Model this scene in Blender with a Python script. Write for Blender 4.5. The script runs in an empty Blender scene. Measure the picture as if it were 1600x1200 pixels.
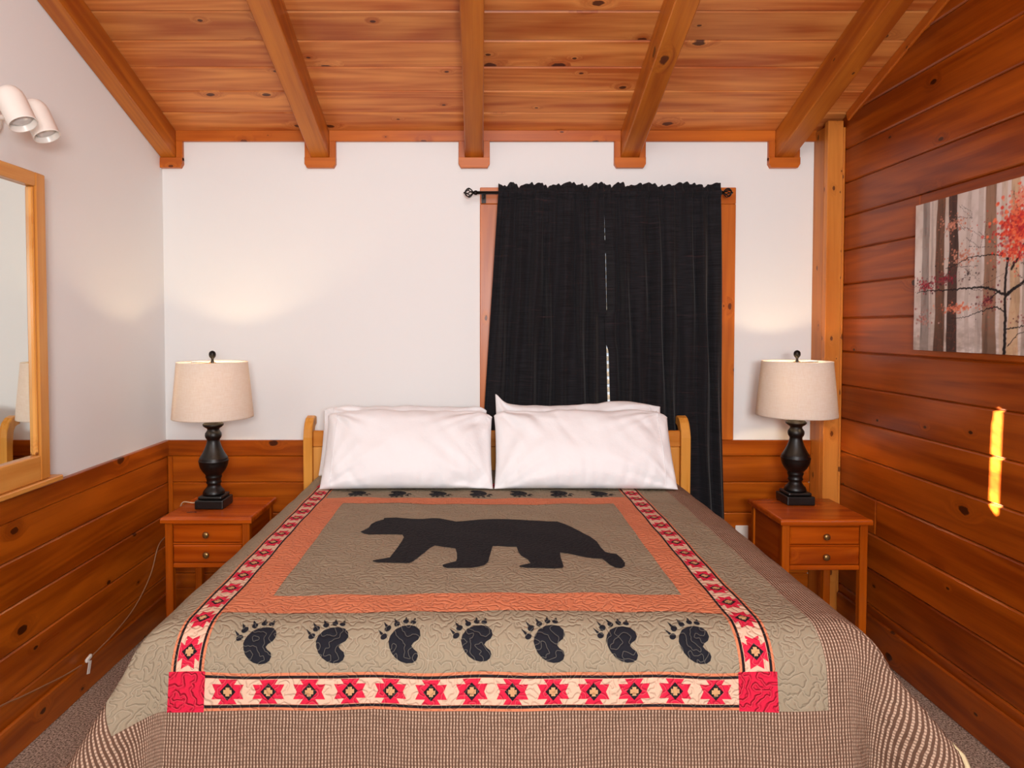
import bpy, bmesh, math, random
import numpy as np
from mathutils import Vector, Matrix, noise
from mathutils.geometry import delaunay_2d_cdt

# ------------------------------------------------------------------ scene, camera, light
scn = bpy.context.scene
COL = scn.collection
scn.view_settings.view_transform = 'Standard'
scn.view_settings.look = 'None'
scn.view_settings.gamma = 1.0
scn.view_settings.use_curve_mapping = False
scn.view_settings.exposure = 0.0

cam_d = bpy.data.cameras.new('camera')
cam_d.sensor_width = 36.0
cam_d.lens = 24.0
cam_d.shift_x = 0.03125
cam_d.shift_y = -0.0359
cam_d.clip_start = 0.05
cam = bpy.data.objects.new('camera', cam_d)
cam.location = (0, 0, 1.55)
cam.rotation_euler = (math.radians(90 - 1.75), 0, 0)
COL.objects.link(cam)
scn.camera = cam

world = bpy.data.worlds.new('world')
world.use_nodes = True
world.node_tree.nodes['Background'].inputs[0].default_value = (0.75, 0.85, 1.0, 1)
world.node_tree.nodes['Background'].inputs[1].default_value = 0.8
scn.world = world

def light(name, kind, loc, energy, color, target=None, size=None, size_y=None):
    l = bpy.data.lights.new(name, kind)
    l.energy = energy; l.color = color
    if kind == 'AREA':
        l.shape = 'RECTANGLE'; l.size = size; l.size_y = size_y or size
    elif kind == 'POINT':
        l.shadow_soft_size = size
    o = bpy.data.objects.new(name, l)
    o.location = loc
    if target is not None:
        o.rotation_euler = (Vector(target) - Vector(loc)).to_track_quat('-Z', 'Y').to_euler()
    COL.objects.link(o)
    return o
sun = light('sun', 'SUN', (-1.5, 6.5, 4), 130.0, (1.0, 0.88, 0.62), None)
sun.rotation_euler = Vector((1.205, -1.13, -0.74)).to_track_quat('-Z', 'Y').to_euler()
sun.data.angle = math.radians(0.5)
light('flash_light', 'AREA', (0.25, -0.95, 1.75), 90, (0.985, 0.99, 1.0), (0.1, 3.0, 1.35), 0.7, 0.5)
light('bounced_flash_light', 'AREA', (0.1, -0.3, 3.1), 44, (0.985, 0.99, 1.0), (0.0, 2.4, 0.9), 1.6, 1.6)

# ------------------------------------------------------------------ helpers
def link(name, me, parent=None, mat=None, smooth=False):
    if isinstance(me, bmesh.types.BMesh):
        b = me; me = bpy.data.meshes.new(name); bmesh.ops.recalc_face_normals(b, faces=b.faces[:]); b.to_mesh(me); b.free()
    o = bpy.data.objects.new(name, me)
    COL.objects.link(o)
    if parent is not None: o.parent = parent
    if mat is not None:
        me.materials.clear()
        for m in (mat if isinstance(mat, (list, tuple)) else [mat]): me.materials.append(m)
    if smooth:
        me.polygons.foreach_set('use_smooth', [True] * len(me.polygons))
    return o
def tag(o, label=None, cat=None, group=None, kind=None):
    if label: o['label'] = label
    if cat: o['category'] = cat
    if group: o['group'] = group
    if kind: o['kind'] = kind
    return o
def thing(name, label, cat, loc=(0, 0, 0), group=None, rz=0):
    o = bpy.data.objects.new(name, None); COL.objects.link(o)
    o.location = loc; o.rotation_euler = (0, 0, rz); o.empty_display_size = 0.1
    return tag(o, label, cat, group)
def struct_empty(name):
    o = bpy.data.objects.new(name, None); COL.objects.link(o); o['kind'] = 'structure'; return o
def frame(origin, ax, ay, az):
    m = Matrix.Identity(4)
    for i, a in enumerate((ax, ay, az)):
        for j in range(3): m[j][i] = a[j]
    for j in range(3): m[j][3] = origin[j]
    return m
BACK = ((1, 0, 0), (0, 0, 1), (0, -1, 0))
LEFT = ((0, 1, 0), (0, 0, 1), (1, 0, 0))
RIGHT = ((0, -1, 0), (0, 0, 1), (-1, 0, 0))
UPB = ((0, 0, 1), (-1, 0, 0), (0, -1, 0))      # board standing upright on the back wall
UPL = ((0, 0, 1), (0, -1, 0), (1, 0, 0))
K = 0.35; NK = math.sqrt(1 + K * K)
SL = (0, -1 / NK, K / NK); DN = (0, -K / NK, -1 / NK)
CEIL = ((1, 0, 0), SL, DN)
def zc(y): return 2.585 + (3.68 - y) * K        # underside of the ceiling boards
def box(b, x0, x1, y0, y1, z0, z1):
    v = [b.verts.new(p) for p in ((x0,y0,z0),(x1,y0,z0),(x1,y1,z0),(x0,y1,z0),(x0,y0,z1),(x1,y0,z1),(x1,y1,z1),(x0,y1,z1))]
    for f in ((3,2,1,0),(4,5,6,7),(0,1,5,4),(1,2,6,5),(2,3,7,6),(3,0,4,7)): b.faces.new([v[i] for i in f])
def bev(b, w, seg=1, edges=None):
    bmesh.ops.bevel(b, geom=(edges or b.edges[:]), offset=w, segments=seg, affect='EDGES', profile=0.5, clamp_overlap=True)
def boxbm(x0, x1, y0, y1, z0, z1, w=0, seg=1):
    b = bmesh.new(); box(b, x0, x1, y0, y1, z0, z1)
    if w: bev(b, w, seg)
    return b
def board(name, parent, origin, axes, L, W, T, mat, ch=0.004, seg=1):
    o = link(name, boxbm(0, L, 0, W, 0, T, ch, seg), parent, mat)
    o.matrix_local = frame(origin, *axes)
    return o
def poly_board(name, parent, origin, axes, pts, T, mat, ch=0.004):
    b = bmesh.new()
    lo = [b.verts.new((x, y, 0)) for x, y in pts]; hi = [b.verts.new((x, y, T)) for x, y in pts]
    b.faces.new(lo[::-1]); f = b.faces.new(hi)
    for i in range(len(pts)):
        j = (i + 1) % len(pts); b.faces.new((lo[i], lo[j], hi[j], hi[i]))
    if ch: bev(b, ch, 1, list(f.edges))
    o = link(name, b, parent, mat); o.matrix_local = frame(origin, *axes)
    return o
def lathe(prof, n=32, cap=True):
    b = bmesh.new(); rings = []
    for r, z in prof:
        rings.append([b.verts.new((r * math.cos(2*math.pi*i/n), r * math.sin(2*math.pi*i/n), z)) for i in range(n)])
    for a, c in zip(rings, rings[1:]):
        for i in range(n): b.faces.new((a[i], a[(i+1) % n], c[(i+1) % n], c[i]))
    if cap:
        b.faces.new(rings[0][::-1]); b.faces.new(rings[-1])
    return b
def tube(b, pts, r, n=8, caps=True):
    pts = [Vector(p) for p in pts]; rings = []; up = None
    for i, p in enumerate(pts):
        d = (pts[min(i+1, len(pts)-1)] - pts[max(i-1, 0)]).normalized()
        if up is None: up = d.orthogonal().normalized()
        up = (up - d * up.dot(d)).normalized(); s = d.cross(up)
        rr = r[i] if isinstance(r, (list, tuple)) else r
        rings.append([b.verts.new(p + (up * math.cos(2*math.pi*k/n) + s * math.sin(2*math.pi*k/n)) * rr) for k in range(n)])
    for a, c in zip(rings, rings[1:]):
        for k in range(n): b.faces.new((a[k], a[(k+1) % n], c[(k+1) % n], c[k]))
    if caps: b.faces.new(rings[0][::-1]); b.faces.new(rings[-1])
def smooth_path(pts, n=10):
    P = [Vector(p) for p in pts]; out = []
    for i in range(len(P) - 1):
        a, b_, c, d = P[max(i-1, 0)], P[i], P[i+1], P[min(i+2, len(P)-1)]
        for k in range(n):
            t = k / n
            out.append(0.5 * ((2*b_) + (c-a)*t + (2*a-5*b_+4*c-d)*t*t + (3*b_-a-3*c+d)*t**3))
    out.append(P[-1]); return out

# ------------------------------------------------------------------ materials
def lin(c):
    if isinstance(c, str): c = [int(c[i:i+2], 16) / 255 for i in (0, 2, 4)]
    return tuple((x / 12.92 if x <= 0.04045 else ((x + 0.055) / 1.055) ** 2.4) for x in c) + (1.0,)
class NT:
    def __init__(s, name):
        s.m = bpy.data.materials.new(name); s.m.use_nodes = True; s.t = s.m.node_tree
        s.p = s.t.nodes['Principled BSDF']; s.out = s.t.nodes['Material Output']
    def n(s, typ, **kw):
        nd = s.t.nodes.new(typ)
        for k, v in kw.items(): setattr(nd, k, v)
        return nd
    def put(s, sock, v):
        if isinstance(v, bpy.types.NodeSocket): s.t.links.new(v, sock)
        elif v is not None: sock.default_value = v
    def math(s, op, a, b=None, c=None, clamp=False):
        nd = s.n('ShaderNodeMath', operation=op, use_clamp=clamp)
        for i, v in enumerate((a, b, c)):
            if v is not None: s.put(nd.inputs[i], v)
        return nd.outputs[0]
    def vec(s, op, a, b=None):
        nd = s.n('ShaderNodeVectorMath', operation=op)
        s.put(nd.inputs[0], a)
        if b is not None: s.put(nd.inputs[1], b)
        return nd.outputs[0]
    def mix(s, f, a, b, blend='MIX'):
        nd = s.n('ShaderNodeMix', data_type='RGBA', blend_type=blend, clamp_factor=True)
        s.put(nd.inputs[0], f); s.put(nd.inputs[6], a); s.put(nd.inputs[7], b)
        return nd.outputs[2]
    def rng(s, v, a, b, c=0.0, d=1.0, smooth=True):
        nd = s.n('ShaderNodeMapRange', interpolation_type='SMOOTHSTEP' if smooth else 'LINEAR')
        s.put(nd.inputs[0], v)
        for i, x in enumerate((a, b, c, d)): nd.inputs[i+1].default_value = x
        return nd.outputs[0]
    def noise(s, vec, scale, detail=2.0, rough=0.5, dim='3D', w=None):
        nd = s.n('ShaderNodeTexNoise', noise_dimensions=dim)
        s.put(nd.inputs['Vector'], vec)
        nd.inputs['Scale'].default_value = scale; nd.inputs['Detail'].default_value = detail; nd.inputs['Roughness'].default_value = rough
        return nd.outputs[0]
    def xyz(s, x, y, z):
        nd = s.n('ShaderNodeCombineXYZ')
        for i, v in enumerate((x, y, z)): s.put(nd.inputs[i], v)
        return nd.outputs[0]
    def sep(s, v):
        nd = s.n('ShaderNodeSeparateXYZ'); s.put(nd.inputs[0], v); return nd.outputs
    def obj(s): return s.n('ShaderNodeTexCoord').outputs['Object']
    def uv(s): return s.n('ShaderNodeTexCoord').outputs['UV']
    def rand(s): return s.n('ShaderNodeObjectInfo').outputs['Random']
    def bump(s, h, strength, dist, prev=None):
        nd = s.n('ShaderNodeBump'); nd.inputs['Strength'].default_value = strength; nd.inputs['Distance'].default_value = dist
        s.put(nd.inputs['Height'], h)
        if prev is not None: s.put(nd.inputs['Normal'], prev)
        return nd.outputs[0]
    def done(s, color=None, rough=None, normal=None, metallic=None, spec=None, **kw):
        for k, v in (('Base Color', color), ('Roughness', rough), ('Normal', normal), ('Metallic', metallic), ('Specular IOR Level', spec)):
            if v is not None: s.put(s.p.inputs[k], v)
        for k, v in kw.items(): s.put(s.p.inputs[k.replace('_', ' ')], v)
        return s.m

def wood(name, light_c, dark_c, knot_c='3a1608', rough=0.36, knots=0.42, var=0.16, hue=0.0, axis='X', kscale=1.0, lines=0.3, contrast=1.0):
    t = NT(name)
    o = t.sep(t.obj())
    if axis == 'X': x, y, z = o[0], o[1], o[2]
    elif axis == 'Y': x, y, z = o[1], o[0], o[2]
    else: x, y, z = o[2], o[0], o[1]
    r = t.rand()
    x = t.math('ADD', x, t.math('MULTIPLY', r, 71.3)); y = t.math('ADD', y, t.math('MULTIPLY', r, 33.7))
    z = t.math('ADD', z, t.math('MULTIPLY', r, 17.9))
    kv = t.xyz(t.math('MULTIPLY', x, 3.6 * kscale), t.math('MULTIPLY', t.math('ADD', y, z), 6.4 * kscale), 0)
    vo = t.n('ShaderNodeTexVoronoi', feature='F1', voronoi_dimensions='2D'); t.put(vo.inputs['Vector'], kv); vo.inputs['Scale'].default_value = 1.0
    cr = t.sep(vo.outputs['Color'])
    pres = t.rng(cr[0], 1 - knots - 0.01, 1 - knots + 0.01)
    size = t.math('ADD', 0.35, t.math('MULTIPLY', t.math('MULTIPLY', cr[1], cr[1]), 0.9))
    wob = t.math('MULTIPLY', t.math('SUBTRACT', t.noise(kv, 9.0, 2), 0.5), 0.09)
    d = t.math('ADD', t.math('DIVIDE', vo.outputs['Distance'], size), wob)
    core = t.math('MULTIPLY', t.rng(d, 0.075, 0.115, 1, 0), pres)
    halo = t.math('MULTIPLY', t.rng(d, 0.06, 0.42, 1, 0), pres)
    ring = t.math('MULTIPLY', t.math('MULTIPLY', t.math('ADD', t.math('SINE', t.math('MULTIPLY', d, 95.0)), 1.0), 0.5), halo)
    yd = t.math('ADD', y, t.math('MULTIPLY', halo, 0.055)); zd = t.math('ADD', z, t.math('MULTIPLY', halo, 0.03))
    g1 = t.noise(t.xyz(t.math('MULTIPLY', x, 0.9), t.math('MULTIPLY', yd, 13.0), t.math('MULTIPLY', zd, 13.0)), 1.0, 3, 0.55)
    g2 = t.noise(t.xyz(t.math('MULTIPLY', x, 0.35), t.math('MULTIPLY', yd, 5.0), t.math('MULTIPLY', zd, 5.0)), 1.0, 1)
    ln = t.math('ADD', t.math('MULTIPLY', t.math('SINE', t.math('MULTIPLY', g2, 78.0)), 0.5), 0.5)
    g3 = t.noise(t.xyz(t.math('MULTIPLY', x, 5.0), t.math('MULTIPLY', yd, 170.0), t.math('MULTIPLY', zd, 170.0)), 1.0, 2)
    blotch = t.noise(t.xyz(t.math('MULTIPLY', x, 2.2), t.math('MULTIPLY', y, 6.0), t.math('MULTIPLY', z, 6.0)), 1.0, 2)
    f = t.math('ADD', t.rng(g1, 0.5 - 0.24 / contrast, 0.5 + 0.24 / contrast), t.math('MULTIPLY', t.math('SUBTRACT', ln, 0.5), lines))
    f = t.math('ADD', f, t.math('MULTIPLY', t.math('SUBTRACT', g3, 0.5), 0.5))
    f = t.math('ADD', f, t.math('MULTIPLY', t.math('SUBTRACT', blotch, 0.5), 0.8), clamp=True)
    c = t.mix(f, lin(dark_c), lin(light_c))
    c = t.mix(t.math('MULTIPLY', ring, 0.16), c, lin(knot_c))
    c = t.mix(t.math('MULTIPLY', core, 0.9), c, lin(knot_c))
    hs = t.n('ShaderNodeHueSaturation')
    hs.inputs['Hue'].default_value = 0.5 + hue
    t.put(hs.inputs['Value'], t.math('ADD', 1 - var / 2, t.math('MULTIPLY', t.math('FRACT', t.math('MULTIPLY', r, 13.7)), var)))
    t.put(hs.inputs['Color'], c)
    nb = t.bump(t.math('SUBTRACT', f, core), 0.12, 0.002)
    return t.done(hs.outputs[0], t.math('ADD', rough - 0.05, t.math('MULTIPLY', g1, 0.1)), nb, spec=0.4)
def plain(name, c, rough=0.5, metallic=0.0, spec=0.5, bump=None):
    t = NT(name); nrm = None
    if bump: nrm = t.bump(t.noise(t.obj(), bump[0], 3), bump[1], bump[2])
    return t.done(lin(c), rough, nrm, metallic, spec)

M = {}
M['ceil'] = wood('ceiling_pine', 'da8e4a', 'ae5824', '40160a', 0.42, 0.45, 0.24)
M['beam'] = wood('beam_pine', 'c0701f', '97480f', '4a1a0a', 0.38, 0.2, 0.12)
M['wallwood'] = wood('wall_pine', 'a54d0b', '782e04', '260a02', 0.30, 0.3, 0.24)
M['wains'] = wood('wainscot_pine', 'b75c0e', '8a3c05', '300f03', 0.30, 0.26, 0.16)
M['trim'] = wood('trim_pine', 'cb6e20', 'ae5414', '5a2408', 0.35, 0.35, 0.08, kscale=1.5)
M['post'] = wood('post_pine', 'da8a3a', 'c27028', '5e2a0c', 0.36, 0.6, 0.06, kscale=2.0, lines=0.12, axis='Z')
M['post_shaded'] = wood('post_pine_shaded', 'c97a2c', 'a85c1c', '5e2a0c', 0.36, 0.3, 0.06, kscale=2.0, lines=0.12, axis='Z')  # darker copy of the post pine: shade on its side face is painted in
M['mirrorwood'] = wood('mirror_pine', 'de9e4e', 'ca8032', '6a300c', 0.3, 0.1, 0.06)
M['head'] = wood('headboard_pine', 'e0a04a', 'cf8830', '7a3a10', 0.28, 0.2, 0.06, kscale=1.4, axis='Z')
M['stand'] = wood('nightstand_pine', 'bc560c', '923804', '4a1606', 0.22, 0.15, 0.1)
t = NT('white_wall_paint'); M['wall'] = t.done(lin('eef0ef'), 0.75, t.bump(t.noise(t.obj(), 90, 3), 0.06, 0.002), spec=0.2)
M['blind'] = plain('pale_blind_slats', 'e6d9cb', 0.5)
M['black'] = plain('black_painted_wood', '0a0807', 0.4, bump=(60, 0.08, 0.002))
M['bronze'] = plain('dark_bronze_metal', '1c1613', 0.35, 0.6)
M['brass'] = plain('aged_brass', '9a7a4a', 0.35, 0.85)
M['white_enamel'] = plain('white_enamel', 'efe9e0', 0.3)
M['white_plastic'] = plain('white_plastic', 'ece6dd', 0.4)
M['cordm'] = plain('brown_cord', '9a6c4c', 0.4)
M['clearcord'] = plain('pale_cord', 'cdb493', 0.3)
M['mattress'] = plain('white_ticking', 'd8d2c8', 0.8)
t = NT('mirror_glass'); M['mirror'] = t.done(lin('e6ebe6'), 0.015, metallic=1.0)
t = NT('window_glass')
tr = t.n('ShaderNodeBsdfTransparent'); gl = t.n('ShaderNodeBsdfGlossy'); gl.inputs['Roughness'].default_value = 0.02
mx = t.n('ShaderNodeMixShader'); mx.inputs[0].default_value = 0.06
t.t.links.new(tr.outputs[0], mx.inputs[1]); t.t.links.new(gl.outputs[0], mx.inputs[2]); t.t.links.new(mx.outputs[0], t.out.inputs[0]); M['glass'] = t.m
t = NT('carpet')
n1 = t.noise(t.obj(), 140, 3, 0.75); n2 = t.noise(t.obj(), 6, 2)
c = t.mix(t.rng(n1, 0.36, 0.64), lin('5e4a3e'), lin('ead2be')); c = t.mix(t.math('MULTIPLY', n2, 0.35), c, lin('94806f'))
M['carpet'] = t.done(c, 0.95, t.bump(n1, 0.9, 0.012), spec=0.1)
t = NT('black_curtain_cloth')
o = t.sep(t.obj()); th = t.noise(t.xyz(t.math('MULTIPLY', o[0], 9), 0, t.math('MULTIPLY', o[2], 260)), 1.0, 3)
blind_light = t.noise(t.xyz(t.math('MULTIPLY', o[0], 5), 3, t.math('MULTIPLY', o[2], 95)), 1.0, 2)  # reddish streaks paint in light from the blind behind showing through the cloth
c = t.mix(t.rng(th, 0.3, 0.7), lin('111114'), lin('232226')); c = t.mix(t.rng(blind_light, 0.62, 0.74), c, lin('38282a'))
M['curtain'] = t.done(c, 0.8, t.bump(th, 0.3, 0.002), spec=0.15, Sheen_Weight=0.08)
t = NT('white_cotton')
o = t.obj(); M['cotton'] = t.done(lin('eef0f2'), 0.8, t.bump(t.noise(o, 9, 4, 0.6), 0.35, 0.012, t.bump(t.noise(o, 900, 1), 0.1, 0.001)), spec=0.15, Sheen_Weight=0.1)
t = NT('linen_shade')
o = t.sep(t.obj()); wv = t.math('ADD', t.noise(t.xyz(t.math('MULTIPLY', o[0], 30), t.math('MULTIPLY', o[1], 30), t.math('MULTIPLY', o[2], 420)), 1.0, 2), t.noise(t.xyz(t.math('MULTIPLY', o[0], 420), t.math('MULTIPLY', o[1], 420), t.math('MULTIPLY', o[2], 25)), 1.0, 2))
c = t.mix(t.rng(wv, 0.7, 1.3), lin('f0e4d6'), lin('f7efe5'))
df = t.n('ShaderNodeBsdfDiffuse'); tl = t.n('ShaderNodeBsdfTranslucent'); mx = t.n('ShaderNodeMixShader'); mx.inputs[0].default_value = 0.3
t.put(df.inputs[0], c); t.put(tl.inputs[0], c)
t.t.links.new(df.outputs[0], mx.inputs[1]); t.t.links.new(tl.outputs[0], mx.inputs[2]); t.t.links.new(mx.outputs[0], t.out.inputs[0]); M['shade'] = t.m
t = NT('glowing_bulb'); M['bulb'] = t.done(lin('fff1dc'), 0.3, Emission_Color=lin('ffd9a0'), Emission_Strength=3.0)
M['offbulb'] = plain('frosted_bulb', 'dcdcdc', 0.25)
# quilt cloths: UV holds the cloth coordinates in metres
def quilted(name, c1, c2, thread=0.15, strength=0.5):
    t = NT(name); uv = t.uv()
    e = 0.0008; SC = 44
    n0 = t.noise(uv, SC, 0.6, 0.5); nx = t.noise(t.vec('ADD', uv, (e, 0, 0)), SC, 0.6, 0.5); ny = t.noise(t.vec('ADD', uv, (0, e, 0)), SC, 0.6, 0.5)
    gx = t.math('DIVIDE', t.math('SUBTRACT', nx, n0), e); gy = t.math('DIVIDE', t.math('SUBTRACT', ny, n0), e)
    gm = t.math('MAXIMUM', t.math('SQRT', t.math('ADD', t.math('MULTIPLY', gx, gx), t.math('MULTIPLY', gy, gy))), 2.0)
    dist = t.math('DIVIDE', t.math('ABSOLUTE', t.math('SUBTRACT', n0, 0.5)), gm)     # metres to the stitched meander
    puff = t.rng(dist, 0.0, 0.006)
    line = t.rng(dist, 0.0003, 0.0010, 1, 0)
    u = t.sep(uv); fine = t.noise(t.xyz(t.math('MULTIPLY', u[0], 500), t.math('MULTIPLY', u[1], 500), 0), 1.0, 2)
    c = t.mix(fine, lin(c1), lin(c2)); c = t.mix(t.math('MULTIPLY', line, thread), c, lin('d9cdb8'))
    return t.done(c, 0.82, t.bump(puff, strength, 0.008, t.bump(fine, 0.15, 0.001)), spec=0.15)
M['taupe'] = quilted('taupe_cotton', '887a65', '978973')
M['salmon'] = quilted('salmon_cotton', 'c26e4c', 'cf805c', 0.12)
M['red'] = quilted('red_cotton', 'c01836', 'd0223f', 0.05, 0.8)
M['navy'] = quilted('navy_cotton', '16161c', '1d1d24', 0.12, 0.35)
M['bear'] = quilted('black_bear_cotton', '171619', '1d1b1f', 0.02, 0.3)
M['bandcream'] = quilted('band_cream', 'cda68c', 'd6b29a', 0.1)
M['bandred'] = quilted('band_red', 'c01a38', 'cc2440', 0.1)
M['bandblack'] = quilted('band_black', '1a1316', '221a1d', 0.1)
M['bandtan'] = quilted('band_tan', 'b98a5e', 'c4966a', 0.1)
t = NT('checked_seersucker'); u = t.sep(t.uv())
wob = t.math('MULTIPLY', t.noise(t.uv(), 30, 2), 0.004)
su = t.math('SINE', t.math('MULTIPLY', t.math('ADD', u[0], wob), 2 * math.pi / 0.0076)); sv = t.math('SINE', t.math('MULTIPLY', t.math('ADD', u[1], wob), 2 * math.pi / 0.0082))
bead = t.math('MULTIPLY', t.rng(su, -0.35, 0.6), t.math('ADD', 0.42, t.math('MULTIPLY', t.rng(sv, -0.7, 0.5), 0.58)))
nn = t.noise(t.uv(), 60, 2)
c = t.mix(bead, lin('5e4436'), lin('c2a38c')); c = t.mix(t.math('MULTIPLY', t.rng(nn, 0.5, 0.75), 0.3), c, lin('6e5140'))
M['plaid'] = t.done(c, 0.85, t.bump(bead, 0.6, 0.004, t.bump(t.noise(t.uv(), 24, 2), 0.7, 0.014)), spec=0.12)

# ------------------------------------------------------------------ room shell
X0, X1, Y0, Y1 = -1.70, 1.893, -1.6, 3.68
RID = 0.4
prof = lambda: [(Y0, 0), (Y1 + 0.1, 0), (Y1 + 0.1, zc(Y1 + 0.1) + 0.05), (RID, zc(RID) + 0.05), (Y0, zc(RID) - 0.7 + 0.05)]
floor = tag(link('floor', boxbm(X0 - 0.1, X1 + 0.1, Y0 - 0.1, Y1 + 0.1, -0.1, 0), None, M['carpet']), 'grey-brown cut pile carpet covering the bedroom floor', kind='structure')
b = bmesh.new()
pts = prof()
def slab(b, pts, xa, xb):
    lo = [b.verts.new((xa, y, z)) for y, z in pts]; hi = [b.verts.new((xb, y, z)) for y, z in pts]
    b.faces.new(lo); b.faces.new(hi[::-1])
    for i in range(len(pts)):
        j = (i + 1) % len(pts); b.faces.new((lo[i], lo[j], hi[j], hi[i]))
slab(b, pts, X0 - 0.1, X0)
wall_left = tag(link('wall_left', b, None, M['wall']), 'white painted left wall above knotty wainscot', kind='structure')
b = bmesh.new(); slab(b, pts, X1, X1 + 0.1)
wall_right = tag(link('wall_right', b, None, M['wallwood']), 'right wall fully clad in orange pine boards', kind='structure')
b = bmesh.new()
WX0, WX1, WZ0, WZ1 = 0.10, 1.15, 1.0, 2.2
for a in ((X0, WX0, 0, 2.62), (WX1, X1, 0, 2.62), (WX0, WX1, 0, WZ0), (WX0, WX1, WZ1, 2.62)): box(b, a[0], a[1], Y1, Y1 + 0.12, a[2], a[3])
wall_back = tag(link('wall_back', b, None, M['wall']), 'white painted back wall behind the bed', kind='structure')
wall_rear = tag(link('wall_rear', boxbm(X0, X1, Y0 - 0.1, Y0, 0, zc(RID) - 0.72), None, M['wall']), kind='structure')
# ceiling: roof deck with boards below it
b = bmesh.new()
def deck(ya, za, yb, zb):
    v = [b.verts.new(p) for p in ((X0, ya, za), (X1, ya, za), (X1, yb, zb), (X0, yb, zb), (X0, ya, za + 0.08), (X1, ya, za + 0.08), (X1, yb, zb + 0.08), (X0, yb, zb + 0.08))]
    for f in ((3,2,1,0),(4,5,6,7),(0,1,5,4),(1,2,6,5),(2,3,7,6),(3,0,4,7)): b.faces.new([v[i] for i in f])
deck(Y1, zc(Y1) + 0.021, RID, zc(RID) + 0.021); deck(RID, zc(RID) + 0.021, Y0, zc(RID) - 0.68)
ceiling = tag(link('ceiling', b, None, M['ceil']), 'sloping tongue and groove pine ceiling', kind='structure')
BW = 0.168
for i in range(16):
    w = i * BW
    y = Y1 - w / NK; z = zc(y)
    o = (X0 + 0.001, y - DN[1] * 0.02, z - DN[2] * 0.02)
    board('plank', ceiling, o, CEIL, X1 - X0 - 0.002, BW - 0.0015, 0.02, M['ceil'], 0.006)
# beams
BX = [(-1.699, -1.617, 'pine rafter beam running along the left wall'),
      (-0.897, -0.802, 'pine rafter beam second from the left, between lamp and curtain'),
      (-0.079, 0.017, 'middle pine rafter beam ending above the curtain rod finial'),
      (0.749, 0.846, 'pine rafter beam ending above the right half of the black curtains'),
      (1.570, 1.666, 'pine rafter beam nearest the right board wall and corner post')]
BD = 0.137
for xa, xb, lab in BX:
    top = (xb, 3.735, zc(3.735) - 0.001)
    o = link('ceiling_beam', boxbm(0, 3.36, 0, xb - xa, 0, BD, 0.004), None, M['beam'])
    o.matrix_world = frame(top, SL, (-1, 0, 0), DN)
    tag(o, lab, 'beam', 'pine beams under the ceiling')
# trim at the head of the back wall, and boxes round the beam ends
trim1 = struct_empty('trim_1'); tag(trim1, 'pine moulding where back wall meets ceiling')
edges = [X0] + [v for xa, xb, _ in BX for v in (xa, xb)] + [1.79]
for i in range(0, len(edges), 2):
    xa, xb = edges[i], edges[i + 1]
    if xb - xa < 0.05: continue
    board('trim_board', trim1, (xa, 3.68, 2.534), BACK, xb - xa, 0.057, 0.022, M['trim'], 0.002)
for xa, xb, _ in BX:
    if xa > X0 + 0.01: board('trim_board', trim1, (xa - 0.001, 3.68, 2.43), UPB, 0.105, 0.034, 0.024, M['trim'], 0.002)
    board('trim_board', trim1, (xb + 0.035, 3.68, 2.43), UPB, 0.105, 0.034, 0.024, M['trim'], 0.002)
    l = max(xa - 0.035, X0); r = xb + 0.035; c = 0.012 if l > X0 + 0.01 else 0
    poly_board('trim_board', trim1, (l, 3.68, 2.393), BACK, [(c, 0), (r - l - 0.012, 0), (r - l, 0.02), (r - l, 0.054), (0, 0.054), (0, 0.02)], 0.03, M['trim'], 0.002)
# trim along the right wall under the ceiling
o = board('trim_2', None, (1.892, 3.52, zc(3.52) - 0.001), (SL, DN, (-1, 0, 0)), 3.2, 0.05, 0.026, M['trim'], 0.004); tag(o, 'pine trim strip sloping along the top of the right wall', kind='structure')
# wainscot boards
SEAM = [0.05, 0.212, 0.378, 0.543, 0.709, 0.853]
for a, c in zip(SEAM, SEAM[1:]):
    board('plank', wall_back, (X0 + 0.010, 3.68, a), BACK, 1.782 - X0 - 0.010, c - a - 0.0015, 0.018, M['wains'], 0.0055)
    board('plank', wall_left, (X0, Y0 + 0.01, a), LEFT, 3.679 - Y0 - 0.01, c - a - 0.0015, 0.018, M['wains'], 0.0055)
board('cap_board', wall_back, (X0 + 0.012, 3.68, 0.853), BACK, 1.782 - X0 - 0.012, 0.084, 0.024, M['wains'], 0.003)
board('cap_board', wall_left, (X0, Y0 + 0.01, 0.853), LEFT, 3.679 - Y0 - 0.01, 0.084, 0.024, M['wains'], 0.003)
board('corner_strip', wall_back, (X0 + 0.045, 3.661, 0.13), UPB, 0.722, 0.024, 0.012, M['wains'], 0.003)
# right wall boards
def rline(x): return 2.585 + K * (0.02 + x) - 0.002
LR = 3.46
z = 1.421 - 0.173 * 8
k = 0
while z < 3.7:
    a, c = z, z + 0.1715
    xa, xb = (a - rline(0)) / K, (c - rline(0)) / K
    segs = [(0, LR)]
    if abs(a - (1.421 + 0.173 * 3)) < 0.01: segs = [(0, 0.735), (0.736, LR)]
    if abs(a - (1.421 - 0.173 * 5)) < 0.01: segs = [(0, 0.45), (0.451, LR)]
    if xb > LR: break
    if xb <= 0:
        for s0, s1 in segs: board('plank', wall_right, (X1, 3.66 - s0, a), RIGHT, s1 - s0 - 0.001, c - a, 0.018, M['wallwood'], 0.0065)
    elif xa <= 0:
        poly_board('plank', wall_right, (X1, 3.66, 0), RIGHT, [(0, a), (LR, a), (LR, c), (xb, c), (0, rline(0))], 0.018, M['wallwood'], 0.0065)
    else:
        poly_board('plank', wall_right, (X1, 3.66, 0), RIGHT, [(xa, a), (LR, a), (LR, c), (xb, c)], 0.018, M['wallwood'], 0.0065)
    z += 0.173
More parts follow.
